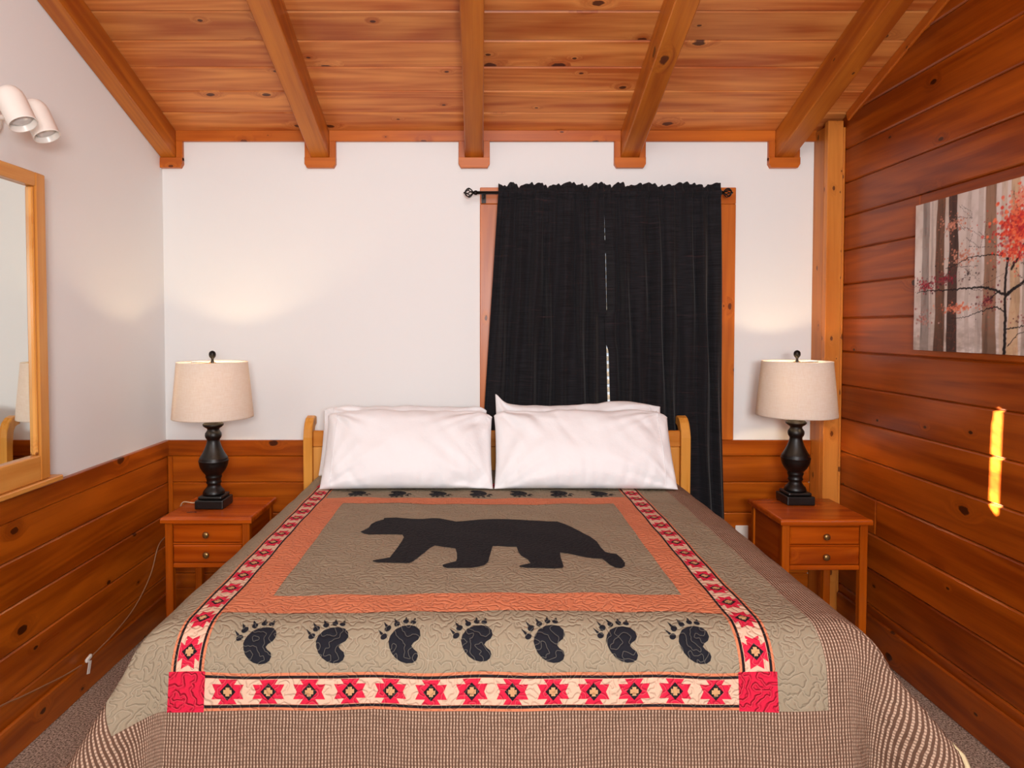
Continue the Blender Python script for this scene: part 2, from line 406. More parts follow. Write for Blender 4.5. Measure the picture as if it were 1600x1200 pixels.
# baseboards
o = board('baseboard_left', None, (X0 + 0.018, Y0 + 0.02, 0), LEFT, 3.64 - Y0, 0.132, 0.016, M['wains'], 0.005); tag(o, 'stained pine baseboard along the left wall', kind='structure')
o = board('baseboard_right', None, (1.875, 3.52, 0), RIGHT, 3.4, 0.172, 0.016, M['wallwood'], 0.006); tag(o, 'stained pine baseboard along the right wall', kind='structure')
o = board('baseboard_back', None, (X0 + 0.04, 3.661, 0), BACK, 1.78 - X0 - 0.04, 0.135, 0.014, M['wains'], 0.005); tag(o, 'stained pine baseboard behind the bed', kind='structure')
# corner post
post = thing('corner_post', 'tall knotty pine corner post at the right end of the back wall', 'post', (1.83, 3.6, 0))
def pb(name, x0, x1, y0, y1, z1, mat, bv=0.003): return link(name, boxbm(x0 - 1.83, x1 - 1.83, y0 - 3.6, y1 - 3.6, 0, z1, bv), post, mat)
pb('rear_board', 1.784, 1.874, 3.566, 3.678, zc(3.678) - 0.006, M['post_shaded'])
pb('front_board', 1.783, 1.862, 3.527, 3.565, 2.603, M['post'])
pb('edge_strip', 1.8625, 1.874, 3.528, 3.565, 2.57, M['post'], 0.002)

# ------------------------------------------------------------------ window
win = struct_empty('window_1'); tag(win, 'pine-cased window behind the black curtains')
board('head_casing', win, (0.0, 3.68, 2.203), BACK, 1.365, 0.087, 0.02, M['trim'], 0.003)
board('side_casing', win, (0.098, 3.68, 0.938), UPB, 1.264, 0.098, 0.02, M['trim'], 0.003)
board('side_casing', win, (1.365, 3.68, 0.938), UPB, 1.264, 0.215, 0.02, M['trim'], 0.003)
b = bmesh.new()
for a in ((WX0, WX0 + 0.045, WZ0, WZ1), (WX1 - 0.045, WX1, WZ0, WZ1), (WX0 + 0.045, WX1 - 0.045, WZ0, WZ0 + 0.05), (WX0 + 0.045, WX1 - 0.045, WZ1 - 0.05, WZ1)): box(b, a[0], a[1], 3.745, 3.785, a[2], a[3])
link('sash', b, win, M['white_enamel'])
link('pane', boxbm(WX0 + 0.04, WX1 - 0.04, 3.763, 3.768, WZ0 + 0.045, WZ1 - 0.045), win, M['glass'])
blind = thing('slat_blind', 'pale slatted blind glimpsed through the gap between the black curtains', 'blind', (0.625, 3.70, 1.02))
sl0 = None
for i in range(26):
    if sl0 is None:
        sl0 = link('slat', boxbm(-0.5, 0.5, -0.02, 0.02, -0.001, 0.001), blind, M['blind'])
        s_ = sl0
    else:
        s_ = sl0.copy(); COL.objects.link(s_); s_.parent = blind
    s_.location = (0, 0, 0.02 + i * 0.042); s_.rotation_euler = (math.radians(33), 0, 0)
link('headrail', boxbm(-0.51, 0.51, -0.025, 0.025, 1.125, 1.165, 0.002), blind, M['blind'])

# ------------------------------------------------------------------ mirror on the left wall
mir = thing('wall_mirror', 'large wall mirror in a pale pine frame resting on the left wainscot', 'mirror', (-1.70, 2.0, 0.94))
MY0, MY1, MZ0, MZ1, MX = 1.42, 2.577, 0.977, 2.116, -1.63
def mb(name, y0, y1, z0, z1, xf=MX, mat='mirrorwood', ax=LEFT, bv=0.004):
    T = xf + 1.675
    if ax is LEFT: o = board(name, mir, (-1.675 + 1.70, y0 - 2.0, z0 - 0.94), LEFT, y1 - y0, z1 - z0, T, M[mat], bv)
    else: o = board(name, mir, (-1.675 + 1.70, y1 - 2.0, z0 - 0.94), UPL, z1 - z0, y1 - y0, T, M[mat], bv)
    return o
link('backing', boxbm(0.002, 0.025, MY0 + 0.01 - 2.0, MY1 - 0.01 - 2.0, MZ0 - 0.94 + 0.01, MZ1 - 0.95), mir, M['mirrorwood'])
mb('stile', MY1 - 0.055, MY1, MZ0, MZ1, ax=UPL); mb('stile', MY0, MY0 + 0.055, MZ0, MZ1, ax=UPL)
mb('top_rail', MY0 + 0.056, MY1 - 0.056, MZ1 - 0.052, MZ1); mb('bottom_rail', MY0 + 0.056, MY1 - 0.056, MZ0, MZ0 + 0.095)
mb('inner_bead', MY1 - 0.068, MY1 - 0.056, MZ0 + 0.096, MZ1 - 0.053, MX - 0.006, ax=UPL, bv=0.004); mb('inner_bead', MY0 + 0.056, MY0 + 0.072, MZ0 + 0.096, MZ1 - 0.053, MX - 0.006, ax=UPL, bv=0.004)
mb('ledge', MY0 - 0.05, MY1 + 0.06, MZ0 - 0.022, MZ0 - 0.001, MX + 0.012, bv=0.004)
link('glass', boxbm(0.0255, 0.050, MY0 + 0.05 - 2.0, MY1 - 0.05 - 2.0, MZ0 + 0.09 - 0.94, MZ1 - 0.05 - 0.94), mir, M['mirror'])

# ------------------------------------------------------------------ spotlight bar above the mirror
spot = thing('wall_spotlight', 'white wall light with two bullet spot heads above the mirror', 'wall light', (-1.70, 2.36, 2.27))
b = lathe([(0.02, 0), (0.062, 0.0), (0.066, 0.006), (0.062, 0.022), (0.045, 0.03), (0.01, 0.032)], 32)
o = link('wall_plate', b, spot, M['white_enamel'], True); o.rotation_euler = (0, math.radians(90), 0)
def head(py, px, pz, tx, ty):
    ax = Vector((math.sin(tx), math.sin(ty), -1)).normalized()
    prof_ = [(0.004, -0.062), (0.02, -0.060), (0.033, -0.050), (0.041, -0.034), (0.0435, -0.015), (0.0435, 0.075), (0.0445, 0.078), (0.0425, 0.080), (0.0405, 0.078), (0.0395, 0.03), (0.02, 0.02), (0.004, 0.02)]
    h = link('spot_head', lathe(prof_, 36), spot, M['white_enamel'], True)
    h.location = (px, py, pz); h.rotation_mode = 'QUATERNION'; h.rotation_quaternion = ax.to_track_quat('Z', 'Y')
    bl = link('bulb', lathe([(0.004, 0.022), (0.028, 0.03), (0.035, 0.05), (0.036, 0.06), (0.02, 0.066), (0.003, 0.067)], 24), h, M['offbulb'], True)
    bb = bmesh.new(); tube(bb, smooth_path([(0.02, 0, 0), (0.05, (py) * 0.5, pz * 0.4), (px - 0.012, py - 0.03 * (1 if py > 0 else -1), pz + 0.01)], 6), 0.009, 10)
    link('arm', bb, spot, M['white_enamel'], True)
head(-0.076, 0.155, 0.016, 0.56, -0.12)
head(0.088, 0.130, 0.024, 0.50, -0.06)

# ------------------------------------------------------------------ forest picture on the right wall
pic = thing('forest_picture', 'unframed canvas print of a misty forest with a red-leaved tree', 'picture', (1.875, 2.42, 1.45))
PW, PH = 1.0, 0.612
link('canvas', boxbm(-0.0205, -0.001, -0.5, 0.5, 0.0, PH, 0.0015), pic, plain('canvas_edge', 'b0a79c', 0.6))
def picture_colours(nu, nv):
    rs = np.random.RandomState(5)
    u = np.linspace(0, PW, nu)[None, :].repeat(nv, 0); v = np.linspace(0, PH, nv)[:, None].repeat(nu, 1)
    def fbm(sx, sy, seed, oc=4):
        out = np.zeros((nv, nu)); amp = 1; tot = 0; r = np.random.RandomState(seed)
        for o in range(oc):
            gx, gy = int(PW * sx * 2 ** o) + 3, int(PH * sy * 2 ** o) + 3
            g = r.rand(gy, gx); X = u * sx * 2 ** o; Y = v * sy * 2 ** o
            xi, yi = X.astype(int), Y.astype(int); fx, fy = X - xi, Y - yi
            fx = fx * fx * (3 - 2 * fx); fy = fy * fy * (3 - 2 * fy)
            xi = np.clip(xi, 0, gx - 2); yi = np.clip(yi, 0, gy - 2)
            out += amp * ((g[yi, xi] * (1 - fx) + g[yi, xi + 1] * fx) * (1 - fy) + (g[yi + 1, xi] * (1 - fx) + g[yi + 1, xi + 1] * fx) * fy); tot += amp; amp *= .55
        return out / tot
    hx = lambda h: np.array(lin(h)[:3])
    img = np.ones((nv, nu, 3)) * hx('d8ccc6')
    def lay(mask, col): img[:] = img * (1 - mask[..., None]) + hx(col) * mask[..., None]
    lay(np.clip((fbm(5, 4, 1) - .42) * 3, 0, 1) * .7, 'bda793'); lay(np.clip((fbm(6, 5, 2) - .55) * 5, 0, 1) * .6, 'ece6e2')
    lay(np.clip((fbm(22, 22, 3) - .5) * 4, 0, 1) * .35, 'a9978a')
    lay(np.clip(1 - v / 0.25, 0, 1) * np.clip((fbm(25, 60, 4) - .35) * 3, 0, 1) * .6, '8d7a6d')
    lay(np.clip(1 - np.abs(u - .9) / .5, 0, 1) * .25, 'd9a774')
    wob = lambda s, k: (fbm(4, 5, s, 3) - .5) * k
    for i, (c, w, col, al) in enumerate(((.068, .048, '8d817b', .8), (.108, .014, 'b0a39b', .6), (.162, .055, '6e4c38', .96), (.232, .053, '4a332c', .98), (.318, .020, 'b3a399', .5), (.375, .028, 'b9aaa1', .6), (.43, .060, '8f6a50', .9), (.495, .03, 'c5a98f', .6), (.545, .045, 'c9a06e', .7), (.60, .035, 'a08d80', .6), (.68, .05, '7d5c48', .9), (.76, .03, 'b5a598', .5), (.84, .055, '5f463c', .95), (.93, .04, '937461', .8))):
        d = np.abs(u - c - wob(20 + i, .02)) / (w / 2 * (1.12 - .25 * v / PH))
        m = np.clip((1.1 - d) * 6, 0, 1) * al
        lay(m, col); lay(m * np.clip((fbm(60, 9, 40 + i) - .5) * 4, 0, 1) * .45, '2c1e1c')
        lay(m * np.clip(1 - v / .2, 0, 1) * .55 * (al > .85), '33231f')
        lay(m * np.clip((.02 - np.abs(fbm(30, 30, 60 + i) - .55)) * 60, 0, 1) * .3, 'b2543c')
    def leaves(cu, cv, ru, rv, col, n, seed, size=.004):
        r = np.random.RandomState(seed); cu, ru = cu * 1.063, ru * 1.063
        for _ in range(n):
            a, q = r.rand() * 6.283, abs(r.randn()) * .55
            x, y, s_ = cu + ru * q * math.cos(a), cv + rv * q * math.sin(a), size * (.5 + r.rand() * 1.3)
            ix0, ix1 = int((x - s_ * 2) / PW * nu), int((x + s_ * 2) / PW * nu) + 2; iy0, iy1 = int((y - s_ * 2) / PH * nv), int((y + s_ * 2) / PH * nv) + 2
            if ix1 <= 0 or iy1 <= 0 or ix0 >= nu or iy0 >= nv: continue
            sl = (slice(max(iy0, 0), iy1), slice(max(ix0, 0), ix1))
            d = np.hypot(u[sl] - x, (v[sl] - y) * 1.2); m = np.clip((s_ - d) / s_ * 3, 0, 1) * (.5 + .5 * r.rand())
            img[sl] = img[sl] * (1 - m[..., None]) + hx(col[r.randint(len(col))]) * m[..., None]
    def stroke(pts, w0, w1, col='1d1618', jit=.004, seed=0):
        r = np.random.RandomState(seed); P = np.array(pts, float) * (1.063, 1); Q = [P[0]]
        for a_, b_ in zip(P, P[1:]):
            for k_ in range(1, 13): Q.append(a_ + (b_ - a_) * k_ / 12 + r.randn(2) * jit * .4)
        n = len(Q)
        for i in range(n - 1):
            w = w0 + (w1 - w0) * i / n; a_, b_ = Q[i], Q[i + 1]
            lo, hi_ = np.minimum(a_, b_) - w * 2, np.maximum(a_, b_) + w * 2
            ix0, ix1 = max(int(lo[0] / PW * nu), 0), int(hi_[0] / PW * nu) + 2; iy0, iy1 = max(int(lo[1] / PH * nv), 0), int(hi_[1] / PH * nv) + 2
            if ix1 <= 0 or iy1 <= 0: continue
            sl = (slice(iy0, iy1), slice(ix0, ix1)); U, V = u[sl], v[sl]
            if U.size == 0: continue
            ab = b_ - a_; tt = np.clip(((U - a_[0]) * ab[0] + (V - a_[1]) * ab[1]) / (ab @ ab + 1e-9), 0, 1)
            d = np.hypot(U - a_[0] - tt * ab[0], V - a_[1] - tt * ab[1]); m = np.clip((w - d) / w * 2.5, 0, 1)
            img[sl] = img[sl] * (1 - m[..., None]) + hx(col) * m[..., None]
    pale = ['c9826a', 'd79a80', 'b9745f']; red = ['d8402f', 'e85a3a', 'c22a33', 'a8242f', 'f07a52']; dark = ['7c2433', '9a2f3c', '561c28']
    leaves(.22, .50, .10, .05, pale, 140, 1); leaves(.27, .37, .12, .05, pale, 150, 2); leaves(.25, .17, .10, .02, ['dc7a58', 'e89a78', 'c96a50'], 180, 3); leaves(.06, .13, .06, .05, ['b98f86', 'a66a62'], 90, 4)
    leaves(.07, .27, .09, .035, dark + ['b63a46'], 220, 5); leaves(.18, .29, .08, .03, dark, 160, 6); leaves(.40, .19, .07, .05, dark + ['b06a58'], 130, 7)
    stroke([(.475, 0), (.478, .12), (.474, .25), (.482, .34)], .0085, .0055, seed=1)
    stroke([(.478, .21), (.42, .235), (.36, .245), (.28, .245), (.18, .243), (.10, .248), (.02, .243)], .0055, .002, seed=2)
    stroke([(.478, .15), (.44, .17), (.40, .165), (.35, .15), (.29, .135), (.22, .13)], .003, .0012, seed=3)
    stroke([(.475, .35), (.40, .362), (.30, .36), (.22, .335), (.18, .33)], .003, .0012, seed=4)
    stroke([(.478, .21), (.52, .235), (.57, .26), (.64, .262), (.72, .30), (.82, .31)], .0075, .002, seed=5)
    stroke([(.50, .30), (.55, .38), (.575, .45), (.64, .52), (.70, .56)], .006, .002, seed=6); stroke([(.48, .33), (.52, .40), (.53, .48), (.50, .57)], .004, .0015, seed=7)
    stroke([(.55, .25), (.60, .33), (.68, .38), (.80, .42)], .0045, .0015, seed=8); stroke([(.48, .09), (.52, .095), (.60, .11), (.70, .10)], .003, .001, seed=9); stroke([(.49, .03), (.53, .07), (.60, .10)], .0022, .001, seed=10)
    stroke([(.44, .225), (.41, .20), (.37, .185)], .0028, .001, seed=11)
    for i in range(26):
        r = np.random.RandomState(100 + i); a_ = (.2 + .75 * r.rand(), .22 + .33 * r.rand()); stroke([a_, (a_[0] + .05 * r.randn(), a_[1] + .03 * r.randn()), (a_[0] + .09 * r.randn(), a_[1] + .05 * r.randn())], .0011, .0006, '4a3a38', seed=i)
    leaves(.56, .44, .13, .09, red, 1500, 8, .006); leaves(.50, .36, .07, .05, red, 260, 9); leaves(.66, .50, .16, .08, red, 1300, 10, .006); leaves(.54, .55, .06, .04, ['dc8a70', 'd8402f', 'e49a80'], 200, 15, .004); leaves(.62, .30, .1, .03, dark + red, 160, 11); leaves(.58, .12, .08, .03, dark, 110, 12); leaves(.85, .35, .12, .1, red, 350, 13)
    leaves(.30, .30, .22, .15, ['2a1d20', '4a2a2c'], 90, 14, .003)
    return img
NU, NV = 420, 260
b = None
U, V = np.meshgrid(np.linspace(0, 1, NU), np.linspace(0, 1, NV))
co = np.stack([np.full(U.shape, -0.0209), 0.5 - U * PW, V * PH], -1).reshape(-1, 3)
idx = np.arange(NU * NV).reshape(NV, NU)
q = np.stack([idx[:-1, :-1], idx[1:, :-1], idx[1:, 1:], idx[:-1, 1:]], -1).reshape(-1, 4)
me = bpy.data.meshes.new('forest_print'); me.from_pydata(co.tolist(), [], q.tolist())
ca = me.color_attributes.new('print', 'FLOAT_COLOR', 'POINT')
ca.data.foreach_set('color', np.concatenate([picture_colours(NU, NV), np.ones((NV, NU, 1))], -1).reshape(-1).astype(np.float32))
t = NT('forest_print'); at = t.n('ShaderNodeVertexColor'); at.layer_name = 'print'
pm = t.done(at.outputs[0], 0.55, t.bump(t.noise(t.obj(), 900, 1), 0.08, 0.001), spec=0.25)
link('print', me, pic, pm)

# ------------------------------------------------------------------ bed
bed = thing('bed', 'king bed with a curved pine sleigh headboard under the bear quilt', 'bed', (0.085, 2.4, 0))
bx, by = 0.085, 2.4
pr = [(3.448, 0), (3.448, 0.93), (3.449, 0.985), (3.456, 1.025), (3.472, 1.058), (3.498, 1.080), (3.530, 1.088), (3.556, 1.082)]
pi = [(3.556, 1.040), (3.535, 1.044), (3.516, 1.036), (3.502, 1.016), (3.495, 0.985), (3.493, 0.93), (3.493, 0)]
def post_bm(xa, xb):
    b = bmesh.new(); slab(b, [(y - by, z) for y, z in pr + pi], xa - bx, xb - bx); bev(b, 0.004, 1, [e for e in b.edges if abs(e.verts[0].co.x - e.verts[1].co.x) < 1e-5]); return b
link('headboard_post', post_bm(-0.897, -0.853), bed, M['head']); link('headboard_post', post_bm(1.022, 1.069), bed, M['head'])
link('headboard_rail', boxbm(-0.852 - bx, 1.021 - bx, 3.462 - by, 3.488 - by, 0.935, 1.018, 0.005), bed, wood('headboard_rail_pine', 'd98e3e', 'bf7124', '6a300c', 0.28, 0.35, 0.06, lines=0.15))
n = 17; w = (1.021 + 0.852) / n
M['headv'] = wood('headboard_plank_pine', 'e2a050', 'cf8634', '6a300c', 0.28, 0.35, 0.08, axis='Z', kscale=1.4)
for i in range(n): link('headboard_plank', boxbm(-0.852 + i * w - bx, -0.852 + (i + 1) * w - 0.001 - bx, 3.467 - by, 3.483 - by, 0.35, 0.934, 0.003), bed, M['headv'])
link('lower_rail', boxbm(-0.852 - bx, 1.021 - bx, 3.462 - by, 3.488 - by, 0.25, 0.349, 0.004), bed, M['head'])
for sx in (-0.80, 0.935): link('side_rail', boxbm(sx - 0.012 - bx, sx + 0.012 - bx, 1.68 - by, 3.447 - by, 0.20, 0.38, 0.004), bed, M['head'])
for sx in (-0.79, 0.92): link('leg', boxbm(sx - 0.03 - bx, sx + 0.03 - bx, 1.70 - by, 1.76 - by, 0, 0.20, 0.003), bed, M['head'])
link('box_spring', boxbm(-0.78 - bx, 0.915 - bx, 1.68 - by, 3.44 - by, 0.22, 0.50, 0.03, 3), bed, M['mattress'])
link('mattress', boxbm(-0.80 - bx, 0.935 - bx, 1.655 - by, 3.44 - by, 0.505, 0.795, 0.06, 4), bed, M['mattress'], True)

# ------------------------------------------------------------------ quilt
# ---- quilt drape: cloth coordinates (s across, t along the bed, metres) to room coordinates
XL, XR, YF, ZT, RR = -0.85, 0.985, 1.60, 0.82, 0.105
def profile(a, tilt):
    th = np.minimum(a / RR, np.pi / 2 - tilt); rest = np.maximum(a - RR * (np.pi / 2 - tilt), 0)
    return RR * np.sin(th) + rest * np.sin(tilt), RR * (1 - np.cos(th)) + rest * np.cos(tilt)
def drape(s, t):
    s = np.asarray(s, float); t = np.asarray(t, float)
    sc = np.clip(s, XL + RR, XR - RR); tc = np.maximum(t, YF + RR)
    ds = np.abs(s - sc); dt = tc - t; sg = np.sign(s - sc)
    r = np.hypot(ds, dt); phi = np.arctan2(dt, ds + 1e-9)
    both = (ds > 0) & (dt > 0)
    c = np.where(both, np.sin(2 * phi) ** 2, 0)
    tilt = 0.06 + 0.05 * np.sin(phi) + 0.34 * c
    o, d = profile(r, tilt)
    fold = 0.17 * np.maximum(r - 0.16, 0) * np.sin(phi * 8 + 0.6) * c
    o = o + fold
    cx = np.cos(phi); cy = np.sin(phi)
    k = np.maximum(np.abs(cx), np.abs(cy)); k = np.where(both, 1 / k, 1.0) ** 0.8   # squarer corner
    x = sc + sg * o * cx * k; y = tc - o * cy * k
    lw = np.minimum(np.maximum(r - 0.12, 0) * 2, 1)
    wav = 0.013 * np.sin(s * 9.0 + 1.2) + 0.006 * np.sin(s * 21 + t * 3)
    y = y - wav * lw * (dt > 0)
    y = y + 0.05 * np.exp(-((s - 0.985) / 0.05) ** 2) * np.clip((r - 0.1) * 2.5, 0, 1) * (dt > 0)
    x = x + 0.16 * np.maximum(r - 0.08, 0) * (sg > 0) * np.clip(ds / 0.16, 0, 1) ** 1.5 * np.exp(-((t - 1.45) / 0.35) ** 2)
    x = x + sg * 0.012 * np.sin(t * 7.0) * lw * (ds > 0)
    z = ZT - d + 0.004 * np.sin(s * 5 + 1) * np.sin(t * 4.2) * (1 - lw) + 0.0025 * np.sin(s * 23 + t * 9) * np.sin(t * 17 - s * 5) * (1 - lw)
    return np.stack([x, y, z], -1)

def fnorm(s, t, e=2e-3):
    a = drape(s + e, t) - drape(s - e, t); c = drape(s, t + e) - drape(s, t - e)
    n = np.cross(a, c); return n / (np.linalg.norm(n, axis=-1, keepdims=True) + 1e-12)
QX, QY, QZ = 0.0, 2.4, 0.0
def cloth_mesh(name, st, faces, mats, offs=0.0, idx=None, parent=None):
    st = np.asarray(st, float); P = drape(st[:, 0], st[:, 1]) + fnorm(st[:, 0], st[:, 1]) * np.asarray(offs).reshape(-1, 1) - np.array([QX, QY, QZ])
    me = bpy.data.meshes.new(name); me.from_pydata(P.tolist(), [], [list(map(int, f)) for f in faces])
    uvl = me.uv_layers.new(name='cloth'); li = np.zeros(len(me.loops), int); me.loops.foreach_get('vertex_index', li)
    uvl.data.foreach_set('uv', st[li].reshape(-1))
    o = link(name, me, parent, mats, True)
    if idx is not None: me.polygons.foreach_set('material_index', idx)
    return o
def axis_steps(marks, step):
    out = []
    for a, c in zip(marks, marks[1:]):
        n = max(1, int(round((c - a) / step))); out += [a + (c - a) * i / n for i in range(n)]
    return np.array(out + [marks[-1]])
def grid_part(name, s_marks, t_marks, keep, mat, offs=0.0, step=0.014, parent=None):
    sv, tv = axis_steps(s_marks, step), axis_steps(t_marks, step)
    S, T = np.meshgrid(sv, tv); idn = np.arange(S.size).reshape(S.shape)
    sc_, tc_ = (S[:-1, :-1] + S[1:, 1:]) / 2, (T[:-1, :-1] + T[1:, 1:]) / 2
    k = keep(sc_, tc_)
    f = np.stack([idn[:-1, :-1], idn[:-1, 1:], idn[1:, 1:], idn[1:, :-1]], -1)[k]
    used = np.unique(f); mp = -np.ones(S.size, int); mp[used] = np.arange(len(used))
    return cloth_mesh(name, np.stack([S.ravel()[used], T.ravel()[used]], -1), mp[f], mat, offs, None, parent)
SL0, SR0, TF0, TH0 = -1.28, 1.105, 0.97, 3.42       # cloth edges
TAL, TAR, TAF = -0.90, 0.825, 1.465               # edge of the taupe field
inside = lambda s, t: (s > TAL) & (s < TAR) & (t > TAF)
quilt = grid_part('bear_quilt', [TAL, TAR], [TAF, TH0], inside, M['taupe'])
quilt.location = (QX, QY, QZ)
tag(quilt, 'taupe bedspread with a black bear, paw prints and red woven borders', 'bedspread')
# plaid border, with a small rolled hem
grid_part('checked_border', [SL0, TAL, TAR, SR0], [TF0, TAF, TH0], lambda s, t: ~inside(s, t), M['plaid'], parent=quilt)
ex = axis_steps([SL0, SR0], 0.02); ey = axis_steps([TF0, TH0], 0.02)
edge = [(SL0, y) for y in ey[::-1]] + [(x, TF0) for x in ex[1:]] + [(SR0, y) for y in ey[1:]]
b = bmesh.new(); E_ = np.array(edge); tube(b, (drape(E_[:, 0], E_[:, 1]) - np.array([QX, QY, QZ])).tolist(), 0.006, 6)
link('hem', b, quilt, plain('cream_binding', 'c9b78f', 0.8), True)
def rect_ring(o, i): return lambda s, t: (s > o[0]) & (s < o[1]) & (t > o[2]) & (t < o[3]) & ~((s > i[0]) & (s < i[1]) & (t > i[2]) & (t < i[3]))
BL0, BL1, BR0, BR1 = -0.735, -0.657, 0.618, 0.702     # woven bands down the sides
BF0, BF1, BH0, BH1 = 1.465, 1.552, 3.06, 3.147        # bands across foot and head
so, si = (BL1, BR0, 1.722, 2.88), (-0.563, 0.548, 1.838, 2.785)
grid_part('salmon_frame', [so[0], si[0], si[1], so[1]], [so[2], si[2], si[3], so[3]], rect_ring(so, si), M['salmon'], 0.0012, parent=quilt)
for s0, s1 in ((BL0, BL1), (BR0, BR1)):
    for t0, t1 in ((BF0, BF1), (BH0, BH1)):
        grid_part('corner_square', [s0 - .004, s1 + .004], [t0 - .002, t1 + .002], lambda s, t: s > -9, M['red'], 0.0026, parent=quilt)
def tri(poly, step=0.013):
    P = [Vector(p) for p in poly]; n = len(P); pts = []; 
    for i in range(n):
        a, c = P[i], P[(i + 1) % n]; k = max(1, int((c - a).length / step))
        pts += [a + (c - a) * j / k for j in range(k)]
    nb = len(pts); edges_ = [(i, (i + 1) % nb) for i in range(nb)]
    xs = [p.x for p in pts]; ys = [p.y for p in pts]
    def inp(x, y):
        r = False
        for i in range(nb):
            a, c = pts[i], pts[i - 1]
            if (a.y > y) != (c.y > y) and x < (c.x - a.x) * (y - a.y) / (c.y - a.y) + a.x: r = not r
        return r
    x = min(xs) + step * .6
    while x < max(xs):
        y = min(ys) + step * .6
        while y < max(ys):
            if inp(x, y) and min((p - Vector((x, y))).length for p in pts) > step * .55: pts.append(Vector((x, y)))
            y += step
        x += step
    v, _, f, *_r = delaunay_2d_cdt(pts, edges_, [list(range(nb))], 1, 1e-6)
    return [tuple(p) for p in v], [list(q) for q in f]
def patch(name, polys, mats, parent=quilt, step=0.013):
    st, fc, of, ix = [], [], [], []
    for poly, mi, off in polys:
        v, f = tri(poly, step); b0 = len(st); st += v; of += [off] * len(v)
        for q in f:
            a, c, d = (v[k] for k in q[:3])
            if (c[0]-a[0]) * (d[1]-a[1]) - (c[1]-a[1]) * (d[0]-a[0]) < 0: q = q[::-1]
            fc.append([k + b0 for k in q]); ix.append(mi)
    return cloth_mesh(name, st, fc, mats, of, ix, parent)
STAR = [(-95,-120),(95,-120),(62,-70),(160,-72),(125,0),(160,72),(62,70),(95,120),(-95,120),(-62,70),(-160,72),(-125,0),(-160,-72),(-62,-70)]
DIA = [(-80,0),(0,-86),(80,0),(0,86)]
CROSS = [(-20,-42),(20,-42),(20,-20),(42,-20),(42,20),(20,20),(20,42),(-20,42),(-20,20),(-42,20),(-42,-20),(-20,-20)]
BM = [M['bandcream'], M['bandred'], M['bandblack'], M['bandtan'], M['salmon']]
def band(along_s, lo, hi, a0, a1, first, n, pitch):
    W = hi - lo; mid = (lo + hi) / 2; polys = []
    def R(p): return p if along_s else (p[1], p[0])
    def rect(x0, x1, y0, y1): return [R((x0, y0)), R((x1, y0)), R((x1, y1)), R((x0, y1))]
    polys.append((rect(a0, a1, lo, hi), 4, 0.0012))
    e = W * 0.10
    polys.append((rect(a0, a1, lo + e * 1.6, hi - e * 1.6), 0, 0.0016))
    for y in (lo + e * .75, hi - e * 1.5): polys.append((rect(a0, a1, y, y + e * .75), 2, 0.0020))
    k = pitch / 410; ky = (W * 0.70) / 255
    for i in range(n):
        c = first + i * pitch
        for shp, mi, of in ((STAR, 1, .0021), (DIA, 2, .0027), (CROSS, 3, .0033)):
            polys.append(([R((min(max(c + x * k, a0), a1), mid + y * ky)) for x, y in shp], mi, of))
    return patch('woven_band', polys, BM, step=0.016)
PIT = 0.0965
band(True, BF0, BF1, BL1, BR0, -0.5985, 13, PIT); band(True, BH0, BH1, BL1, BR0, -0.5985, 13, PIT)
band(False, BL0, BL1, BF1, BH0, 1.597, 15, PIT * 1.005); band(False, BR0, BR1, BF1, BH0, 1.597, 15, PIT * 1.005)
BEAR = [(-0.423, 2.39), (-0.413, 2.412), (-0.402, 2.445), (-0.399, 2.486), (-0.386, 2.514), (-0.362, 2.538), (-0.362, 2.558), (-0.342, 2.567), (-0.319, 2.577), (-0.287, 2.572), (-0.251, 2.567), (-0.216, 2.565), (-0.182, 2.575), (-0.154, 2.572), (-0.118, 2.553), (-0.09, 2.538), (-0.049, 2.548), (-0.007, 2.562), (0.049, 2.572), (0.105, 2.577), (0.16, 2.572), (0.215, 2.555), (0.255, 2.538), (0.289, 2.533), (0.313, 2.502), (0.335, 2.468), (0.36, 2.412), (0.383, 2.348), (0.395, 2.287), (0.397, 2.23), (0.404, 2.184), (0.419, 2.171), (0.437, 2.166), (0.446, 2.128), (0.448, 2.089), (0.441, 2.057), (0.427, 2.037), (0.41, 2.037), (0.397, 2.057), (0.391, 2.084), (0.383, 2.118), (0.358, 2.121), (0.331, 2.135), (0.305, 2.156), (0.284, 2.173), (0.258, 2.18), (0.254, 2.131), (0.254, 2.081), (0.254, 2.049), (0.249, 2.037), (0.216, 2.033), (0.177, 2.032), (0.138, 2.03), (0.119, 2.037), (0.12, 2.049), (0.137, 2.062), (0.155, 2.073), (0.149, 2.106), (0.131, 2.14), (0.124, 2.175), (0.121, 2.235), (0.091, 2.239), (0.061, 2.245), (0.042, 2.243), (0.035, 2.184), (0.029, 2.131), (0.025, 2.089), (0.014, 2.057), (-0.006, 2.04), (-0.028, 2.032), (-0.072, 2.032), (-0.1, 2.033), (-0.112, 2.046), (-0.114, 2.062), (-0.096, 2.073), (-0.074, 2.088), (-0.072, 2.114), (-0.074, 2.166), (-0.08, 2.22), (-0.097, 2.232), (-0.122, 2.243), (-0.151, 2.258), (-0.164, 2.23), (-0.178, 2.18), (-0.195, 2.135), (-0.209, 2.101), (-0.219, 2.088), (-0.25, 2.088), (-0.284, 2.086), (-0.318, 2.088), (-0.333, 2.098), (-0.333, 2.109), (-0.312, 2.121), (-0.285, 2.135), (-0.277, 2.184), (-0.27, 2.23), (-0.265, 2.287), (-0.263, 2.338), (-0.271, 2.369), (-0.291, 2.375), (-0.323, 2.377), (-0.355, 2.373), (-0.386, 2.365), (-0.406, 2.369)]
patch('bear_applique', [(BEAR, 0, 0.0016)], [M['bear']], step=0.02)
